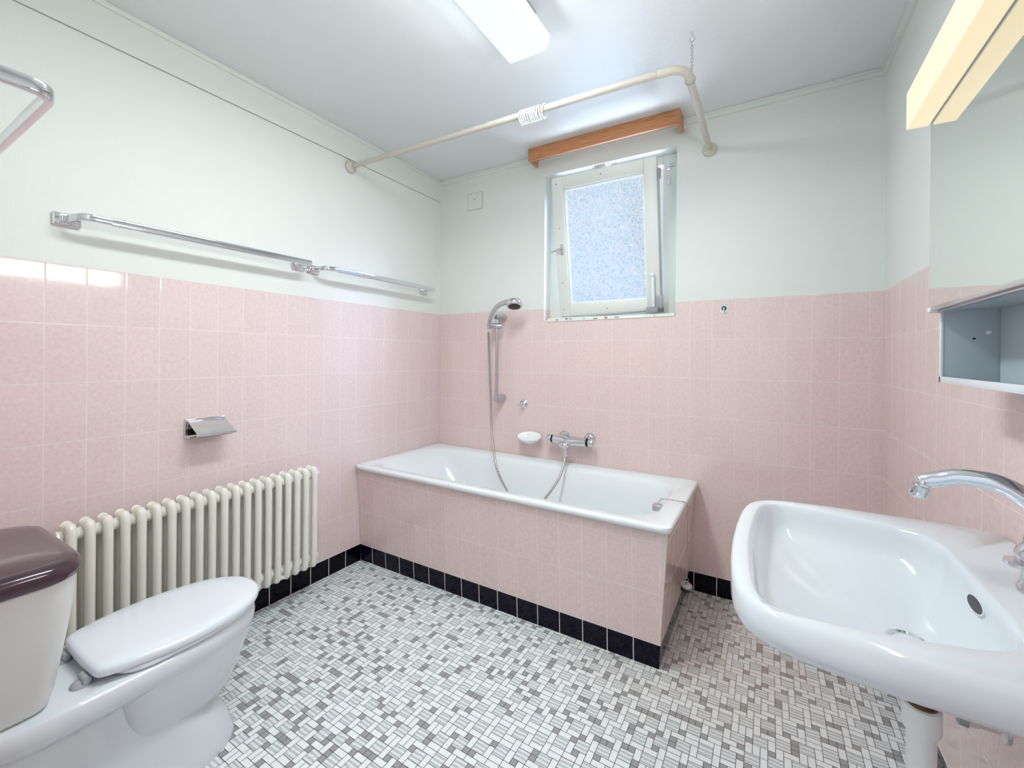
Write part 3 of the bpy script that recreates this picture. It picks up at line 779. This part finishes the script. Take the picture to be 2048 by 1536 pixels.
# ================================================================== toilet
def toilet():
    cx = .513
    t = thing('toilet', 'white floor-standing toilet with closed lid and tank at the lower left', 'toilet', (cx, -1.95, 0))
    n = 96
    def oval(hw, yf, yb, sq=2.25, back=None):
        """egg: front tip yf, squared back yb"""
        yc = yf-.24 if back is None else back; pts = []
        for k in range(n):
            a = 2*pi*k/n; ca, sa = cos(a), sin(a)
            if sa >= 0: x = hw*math.copysign(abs(ca)**(2/2.15), ca); y = yc+(yf-yc)*abs(sa)**(2/2.1)
            else:
                e = 2/4.5; x = hw*math.copysign(abs(ca)**e, ca); y = yc+(yb-yc)*abs(sa)**e
            pts.append((cx+x, y))
        return pts
    yb = YN+.012
    # rim slab with the deck under the tank
    g = G(); zd = .380
    top = oval(.163, -1.582, yb, back=-1.86)
    c = (cx, -1.9)
    rings = [at_z(shrink(top, c, 1, .05), .305), at_z(shrink(top, c, 1, .012), .318), at_z(shrink(top, c, 1, .002), .335), at_z(top, .355), at_z(shrink(top, c, 1, .003), zd-.006), at_z(shrink(top, c, 1, .010), zd), at_z(shrink(top, c, 1, .05), zd-.001)]
    g.loft(rings)
    # bowl belly
    def belly(hw, yf, yb2, z, back): return at_z(oval(hw, yf, yb2, back=back), z)
    g.loft([belly(.07, -1.70, -1.90, .135, -1.82), belly(.105, -1.665, -1.935, .150, -1.82), belly(.122, -1.645, -1.95, .185, -1.82), belly(.138, -1.622, -1.965, .24, -1.83), belly(.151, -1.60, -1.98, .30, -1.84), belly(.156, -1.588, -1.99, .335, -1.85)])
    # foot: broad plinth sweeping up to the deck behind
    def foot(hw, yf, z, back): return at_z(oval(hw, yf, yb, back=back), z)
    g.loft([foot(.136, -1.650, 0.0, -1.80), foot(.136, -1.650, .012, -1.80), foot(.131, -1.658, .03, -1.80), foot(.123, -1.672, .07, -1.81), foot(.116, -1.70, .12, -1.84), foot(.113, -1.74, .18, -1.88), foot(.115, -1.80, .25, -1.93), foot(.13, -1.86, .325, -1.98)])
    g.build('pan', M['ceramic'], t, ang=50)
    # tank, tapering downwards
    def tk(hw, yf, z, r):
        return at_z(rrect(cx-hw, cx+hw, yb, yf, [r, r, .012, .012], 10), z)
    g = G()
    g.loft([tk(.110, -2.095, .378, .03), tk(.120, -2.086, .386, .035), tk(.132, -2.079, .42, .04), tk(.160, -2.066, .53, .05), tk(.188, -2.055, .64, .06), tk(.200, -2.052, .70, .066)])
    g.build('tank', M['tank'], t, ang=50)
    g = G()
    g.loft([tk(.203, -2.052, .694, .075), tk(.210, -2.047, .698, .08), tk(.213, -2.044, .712, .085), tk(.211, -2.046, .725, .085), tk(.202, -2.055, .735, .083), tk(.184, -2.073, .7385, .08), tk(.1, -2.13, .741, .05)])
    g.build('tank_lid', M['tanklid'], t, ang=50)
    # seat and lid
    s = oval(.158, -1.584, -1.98, back=-1.83); c = (cx, -1.83)
    g = G(); g.loft([at_z(shrink(s, c, 1, .012), zd+.002), at_z(s, zd+.006), at_z(s, zd+.014), at_z(shrink(s, c, 1, .008), zd+.0175)]); g.build('seat', M['seatplastic'], t, ang=50)
    def lidout():
        hw = .166; yf = -1.574
        key = [(0, yf), (.06, yf-.012), (.115, yf-.058), (.148, yf-.125), (.163, yf-.2), (.165, yf-.26), (.155, yf-.345), (.133, yf-.415), (.115, yf-.438), (.06, yf-.443), (0, yf-.444)]
        full = [(cx+x, y) for x, y in key]+[(cx-x, y) for x, y in reversed(key[1:-1])]
        d = [(p.x, p.y) for p in spline([(x, y, 0) for x, y in full], 8, True)]
        return radial(d, (cx, -1.8), n)
    L = lidout(); c = (cx, -1.8)
    g = G(); g.loft([at_z(shrink(L, c, 1, .012), zd+.0175), at_z(shrink(L, c, 1, .002), zd+.019), at_z(L, zd+.023), at_z(L, zd+.034), at_z(shrink(L, c, 1, .004), zd+.040), at_z(shrink(L, c, 1, .014), zd+.0435), at_z(shrink(L, c, .7), zd+.045), at_z(shrink(L, c, .3), zd+.045)])
    g.build('lid', M['seatplastic'], t, ang=50)
    for s in (-1, 1):
        g = G(); g.lathe([(0, .012), (.012, .012), (.02, .006), (.022, 0)], (cx+s*.078, -2.028, zd-.001), (0, 0, 1), 20); g.cyl((cx+s*.078-.02, -2.022, zd+.013), (cx+s*.078+.02, -2.022, zd+.013), .008, n=14); g.build('hinge', M['greyplastic'], t)
toilet()

# ================================================================== wash basin
BC = (2.262, -1.379)
def basin():
    t = thing('washbasin', 'white ceramic wall-hung washbasin on the right wall', 'washbasin', (2.24, BC[1], .7))
    zr = .832; half = [(2.474, -1.078), (2.44, -1.064), (2.36, -1.054), (2.22, -1.055), (2.12, -1.062), (2.06, -1.076), (2.02, -1.104), (1.998, -1.155), (1.987, -1.25), (1.983, -1.385)]
    m = lambda p: (p[0], 2*BC[1]-p[1])
    outer = half+[m(p) for p in reversed(half[:-1])]
    dense = [(p.x, p.y) for p in spline([(x, y, 0) for x, y in outer], 8)]
    n = 128; O = radial(dense, BC, n)
    ih = [(2.347, -1.385), (2.347, -1.27), (2.343, -1.215), (2.325, -1.172), (2.28, -1.142), (2.2, -1.122), (2.11, -1.107), (2.06, -1.107), (2.036, -1.135), (2.024, -1.19), (2.017, -1.28), (2.014, -1.385)]
    inn = ih+[m(p) for p in reversed(ih[1:-1])]
    I = radial([(p.x, p.y) for p in spline([(x, y, 0) for x, y in inn], 8, True)], BC, n)
    def blend(f, z, d=0):
        return [Vector((BC[0]+(p[0]-BC[0])*f, BC[1]+(p[1]-BC[1])*f, z)) for p in shrink(I, BC, 1, d)]
    def und(f, z, d=0, ni=0):
        out = []
        for p in O:
            p = (p[0], p[1]+ni*min(1, max(0, (BC[1]-p[1])/.22)))
            x = BC[0]+(p[0]-BC[0])*f; y = BC[1]+(p[1]-BC[1])*f
            v = Vector((x-BC[0], y-BC[1])); L = v.length; v = v*(1-d/L)
            x = BC[0]+v.x; y = BC[1]+v.y
            if p[0] > 2.40: x = p[0] if f > .3 else x
            out.append(Vector((min(x, 2.476), y, z)))
        return out
    rings = [und(.25, .672), und(.48, .690), und(.66, .722), und(.80, .753), und(.9, .772), und(.97, .783), und(.992, .788), und(1, .796), und(1, .810, 0, .004), und(1, .822, 0, .011), und(1, .828, .0015, .015), und(1, .8315, .005, .018), und(1, .833, .010, .019)]
    rings += [blend(1, .833, -.005), blend(1, .8315, -.001), blend(1, .828, .002), blend(1, .820, .006)]
    for f, z in ((.968, .807), (.952, .793), (.93, .781), (.89, .768), (.8, .752), (.68, .737), (.55, .722), (.4, .711), (.25, .7045), (.13, .701), (.085, .6995)): rings.append(blend(f, z))
    g = G(); g.loft(rings, True, False)
    g.lathe([(.025, .702), (.024, .690), (.0, .688)], (BC[0], BC[1], 0), (0, 0, 1), 24)
    b = g.build('basin', M['ceramic'], t, ang=60)
    g = G(); g.lathe([(.031, .7000), (.031, .7045), (.026, .7065), (.0225, .704), (.0225, .697), (.0, .695)], (BC[0], BC[1], 0), (0, 0, 1), 28); g.build('drain', M['chrome'], b)
    # overflow slot in the back slope of the bowl
    oc = Vector((2.3415, -1.392, .798)); nr = Vector((-.95, 0, .3)).normalized(); tz = Vector((0, 1, 0)); ty = nr.cross(tz)
    g = G()
    def el(a, bb, h): return [oc+tz*a*cos(th)+ty*bb*sin(th)+nr*h for th in [2*pi*k/28 for k in range(28)]]
    g.loft([el(.034, .0115, -.006), el(.0335, .011, .0008), el(.0315, .0098, .001), el(.029, .009, .0)], True, False); g.build('overflow_rim', M['ceramic'], b)
    g = G(); g.loft([el(.030, .0095, .0005)], True, False); g.build('overflow_hole', M['black'], b)
    # angled strap to wall hidden bolts omitted
basin()

def faucet():
    fx, fy, z0 = 2.420, -1.39, .833
    t = thing('basin_mixer', 'chrome single-lever basin mixer with long arched spout on the washbasin', 'mixer tap', (fx, fy, z0))
    g = G(); g.lathe([(.0, 0), (.030, 0), (.031, .006), (.029, .012), (.0265, .02), (.0245, .055), (.0245, .075), (.023, .088), (.016, .095), (0, .096)], (fx, fy, z0), (0, 0, 1), 32)
    g.build('mixer_body', M['chrome'], t)
    tip = Vector((2.283, -1.352, .982))
    a = Vector((fx, fy, z0+.085))
    p = spline([a, a+Vector((-.002, .001, .035)), a+Vector((-.018, .005, .062)), a+Vector((-.05, .014, .081)), a+Vector((-.09, .025, .0825)), Vector((2.306, -1.358, .992)), Vector((2.292, -1.3545, .987)), tip], 8)
    k = len(p); g = G()
    rings = []
    g.tube(p, [1.25-.45*i/(k-1)+(.18 if i > k-4 else 0) for i in range(k)], 24, flat=None) if False else g.tube(p, [.0165-.0035*i/(k-1) for i in range(k)], 22)
    g.ball(tip+Vector((.002, -.001, .0)), .0142, 18, (1, 1, 1)); sp = g.build('spout', M['chrome'], t, ang=60)
    g = G(); g.lathe([(.0145, .002), (.0145, -.016), (.012, -.020), (0, -.0195)], tip+Vector((-.001, .001, -.008)), (.2, -.1, 1), 24); g.build('aerator', M['chrome'], sp)
    # domed lever cap with a flat tongue pointing over the basin
    c = Vector((fx+.006, fy, z0+.058)); g = G()
    g.ball(c+Vector((-.004, 0, 0)), .034, 28, (1.05, 1, .78)); lv = g.build('lever', M['chrome'], t, ang=60)
    g = G(); o = [(-.02, -.026), (-.036, -.024), (-.046, -.017), (-.051, -.006), (-.051, .006), (-.046, .017), (-.036, .024), (-.02, .026)]
    g.prism([c+Vector((x, y, -.016)) for x, y in o], (0, 0, .006)); g.build('lever_tongue', M['chrome'], lv, ang=50)

faucet()

def trap():
    x, y = 2.279, -1.385
    t = thing('sink_trap', 'white plastic bottle trap under the washbasin', 'drain trap', (x, y, .45))
    g = G(); g.lathe([(.0, .670), (.0155, .670), (.0155, .60), (.0155, .56), (.0, .56)], (x, y, 0), (0, 0, 1), 24); g.build('tailpiece', M['steel'], t)
    g = G(); g.lathe([(.021, .602), (.0262, .600), (.027, .592), (.0265, .562), (.0245, .557), (.0205, .555), (.020, .40), (.018, .385), (0, .38)], (x, y, 0), (0, 0, 1), 32); g.build('trap_body', M['white'], t)
    g = G(); g.lathe([(.015, .603), (.0215, .605), (.0215, .597), (.015, .595)], (x, y, 0), (0, 0, 1), 28); g.build('lock_ring', M['brass'], t)
    g = G(); g.tube(spline([(x, y, .44), (x+.05, y, .445), (x+.1, y, .445), (2.478, y, .445)], 4), .016, 20); g.build('waste_pipe', M['white'], t)
    g = G(); g.lathe([(.021, 0), (.034, .0), (.033, .006), (.021, .012)], (xr(y)-.001, y, .445), (-1, 0, 0), 24); g.build('wall_rosette', M['white'], t)
    # angle valve
    v = Vector((xr(-1.1), -1.1, .43))
    t = thing('angle_valve', 'small chrome angle valve on the wall under the washbasin', 'valve', tuple(v))
    g = G(); g.lathe([(0, .0), (.024, .0), (.023, .006), (.01, .01), (.009, .04), (.012, .044), (.012, .06), (0, .061)], v, (-1, 0, 0), 22); g.cyl(v+Vector((-.045, 0, 0)), v+Vector((-.045, 0, .04)), .008); g.build('valve_body', M['chrome'], t)
    g = G(); g.cyl(v+Vector((-.06, 0, 0)), v+Vector((-.075, 0, 0)), .016, .014, 16); g.build('valve_handle', M['galv'], t)
    g = G(); g.tube(spline([v+Vector((-.045, 0, .04)), v+Vector((-.045, -.02, .10)), v+Vector((-.04, -.12, .2)), (2.42, -1.34, .64), (2.425, -1.37, .665)], 6), .005, 10); g.build('supply_tube', M['chrome'], t)
trap()

# ================================================================== mirror cabinet and its lamp
YC0, YC1 = -1.765, -1.088
def cabinet():
    t = thing('mirror_cabinet', 'white mirror cabinet with an open shelf on the right wall', 'mirror cabinet', (2.42, -1.42, 1.152))
    xf = 2.371; z0, zm, z1 = 1.152, 1.312, 1.9; th = .013
    xb = lambda y: xr(y)-.001
    g = G()
    def slab(y0, y1, za, zb, x0=xf): g.hexa([(x0, y0, za), (xb(y0), y0, za), (xb(y1), y1, za), (x0, y1, za), (x0, y0, zb), (xb(y0), y0, zb), (xb(y1), y1, zb), (x0, y1, zb)], .0012)
    slab(YC1-th*.55, YC1, z0, z1); slab(YC0, YC0+th*.55, z0, z1); slab(YC0, YC1, z0, z0+.006); slab(YC0+.008, YC1-.008, zm, zm+.008); slab(YC0+.008, YC1-.008, z1-.008, z1)
    g.box((2.462, YC0+.008, z0), (2.470, YC1-.008, z1))
    b = g.build('cabinet_body', M['cabinet'], t)
    g = G(); g.box((xf-.001, YC0, z0), (xf+.004, YC1, z0+.014), .001); g.box((xf-.001, YC1-.009, z0), (xf+.004, YC1, zm), .001); g.box((xf-.001, YC0, z0), (xf+.004, YC0+.009, zm), .001); g.build('front_lip', M['whitemetal'], b)
    g = G(); g.box((2.352, YC0, zm), (2.358, YC1, z1)); g.build('mirror_door', M['mirror'], t)
    g = G(); g.box((2.3585, YC0+.012, zm-.006), (2.370, YC1-.012, zm+.004), .001); g.box((2.347, YC0, zm-.003), (2.3515, YC1-.03, zm+.006), .0008); r = g.build('door_rail', M['brushed'], t)
    g = G(); g.box((2.345, YC1-.034, zm-.006), (2.368, YC1-.018, zm+.005), .002); g.build('end_clip', M['white'], r)
    g = G(); yi = YC1-th*.55
    g.lathe([(.0, .004), (.003, .004), (.0045, 0)], (2.445, yi, 1.262), (0, -1, 0), 14); g.build('shelf_pin', M['white'], b)
    g = G(); g.lathe([(.0, .0006), (.0022, .0006), (.0022, 0)], (2.423, yi, 1.249), (0, -1, 0), 12); g.build('pin_hole', M['black'], b)
cabinet()

def mirror_lamp():
    t = thing('mirror_lamp', 'warm glowing box lamp over the mirror on the right wall', 'wall lamp', (2.33, -1.42, 1.73))
    x0, x1 = 2.310, 2.3515; z0, z1 = 1.728, 1.812; L0 = YC0+.01
    g = G(); g.box((x0, L0, z0), (x1-.003, YC1-.001, z1), .003, 3); d = g.build('diffuser', M['lamp_warm'], t)
    g = G(); g.box((x1-.003, L0+.005, z0+.004), (x1, YC1-.006, z1-.004)); g.build('lamp_base', M['whitemetal'], t)
    g = G(); g.cyl((x0+.012, YC1-.0005, z0+.03), (x0+.012, YC1+.002, z0+.03), .0025, n=10); g.build('fixing_screw', M['galv'], t)
mirror_lamp()

LX0, LX1, LY0, LY1 = 1.162, 1.322, -1.86, -.955
def ceiling_lamp():
    t = thing('ceiling_lamp', 'long white box ceiling lamp with glowing diffuser', 'ceiling lamp', (1.242, -1.4, H))
    zb, zt = 2.345, 2.397
    g = G()
    g.loft([at_z(rrect(LX0+.004, LX1-.004, LY0+.004, LY1-.004, .006, 4), zb), at_z(rrect(LX0, LX1, LY0, LY1, .008, 4), zb+.004), at_z(rrect(LX0-.012, LX1+.012, LY0-.005, LY1+.005, .008, 4), zt)])
    g.build('diffuser', M['lamp_cool'], t)
    g = G(); g.prism(at_z(rrect(LX0+.012, LX1-.012, LY0+.03, LY1-.045, .03, 6), zt), (0, 0, H-zt-.001)); g.build('lamp_base', M['greyplastic'], t)
ceiling_lamp()

# ================================================================== light
def area(name, loc, direction, sx, sy, power, col, spread=180):
    l = bpy.data.lights.new(name, 'AREA'); l.shape = 'RECTANGLE'; l.size = sx; l.size_y = sy; l.energy = power; l.color = col; l.spread = radians(spread)
    o = bpy.data.objects.new(name, l); COL.objects.link(o); o.location = loc
    o.rotation_euler = Vector(direction).to_track_quat('-Z', 'Y').to_euler()
    return o
def area_down(name, loc, sx, sy, power, col):
    l = bpy.data.lights.new(name, 'AREA'); l.shape = 'RECTANGLE'; l.size = sx; l.size_y = sy; l.energy = power; l.color = col
    o = bpy.data.objects.new(name, l); COL.objects.link(o); o.location = loc; return o
area_down('ceiling_lamp_tube', ((LX0+LX1)/2, (LY0+LY1)/2, 2.343), .15, .89, 21, (.89, .97, 1))
area('ceiling_lamp_left_glow', (LX0-.014, (LY0+LY1)/2, 2.366), (-1, 0, -.6), .88, .04, 2.2, (.89, .97, 1))
area('ceiling_lamp_right_glow', (LX1+.014, (LY0+LY1)/2, 2.366), (1, 0, -.6), .88, .04, 2.2, (.89, .97, 1))
area('ceiling_lamp_end_glow', ((LX0+LX1)/2, LY1+.008, 2.366), (0, 1, -.6), .15, .04, .3, (.89, .97, 1))
o = area_down('mirror_lamp_tube', (2.308, -1.42, 1.768), .075, .64, 7, (1, .94, .89))
o.rotation_euler = (0, radians(90), 0)          # faces the room (-x)
area('window_daylight', (3.3, 1.75, 3.5), (-1.24, -1.0, -.9), 1.0, 1.0, 235, (.58, .68, 1))
area('ground_daylight', (1.05, 1.6, .5), (.1, -1.5, 1.45), 1.5, 1.0, 85, (.72, .83, 1))
area('doorway_fill', (1.66, YN-.75, 1.35), (-.25, 1, 0.1), 1.1, 1.9, 2, (.97, .98, 1))  # added fill light beyond the doorway, no known source there

w = bpy.data.worlds.new('sky'); SC.world = w; w.use_nodes = True
nt = w.node_tree; bg = nt.nodes['Background']
tc = nd(nt, 'ShaderNodeTexCoord'); sp = nd(nt, 'ShaderNodeSeparateXYZ'); lk(nt, tc.outputs['Generated'], sp.inputs[0])
f = maprange(nt, sp.outputs[2], -.25, .45, 0, 1)
lk(nt, mixc(nt, f, (.62, .78, .98, 1), (.92, .97, 1, 1)), bg.inputs[0]); bg.inputs[1].default_value = .8

# ================================================================== camera
cam = bpy.data.cameras.new('camera'); co = bpy.data.objects.new('camera', cam); COL.objects.link(co)
yaw, pitch, roll, f_px, sy = .538083, -.0017, .0094, 861.437, 54.633
fw = Vector((-sin(yaw), cos(yaw), 0)); rt = Vector((cos(yaw), sin(yaw), 0)); up = Vector((0, 0, 1))
fw2 = fw*cos(pitch)+up*sin(pitch); up2 = up*cos(pitch)-fw*sin(pitch)
rt3 = rt*cos(roll)+up2*sin(roll); up3 = up2*cos(roll)-rt*sin(roll)
R = Matrix((rt3, up3, -fw2)).transposed().to_4x4(); R.translation = Vector((2.0449, -2.3995, 1.2024)); co.matrix_world = R
cam.sensor_fit = 'HORIZONTAL'; cam.sensor_width = 36; cam.lens = f_px/2048*36; cam.shift_y = -sy/2048; cam.clip_start = .01
SC.camera = co
SC.view_settings.view_transform = 'Standard'; SC.view_settings.look = 'None'; SC.view_settings.exposure = -.04
for o in SC.objects:
    if '_o' in o.keys(): del o['_o']
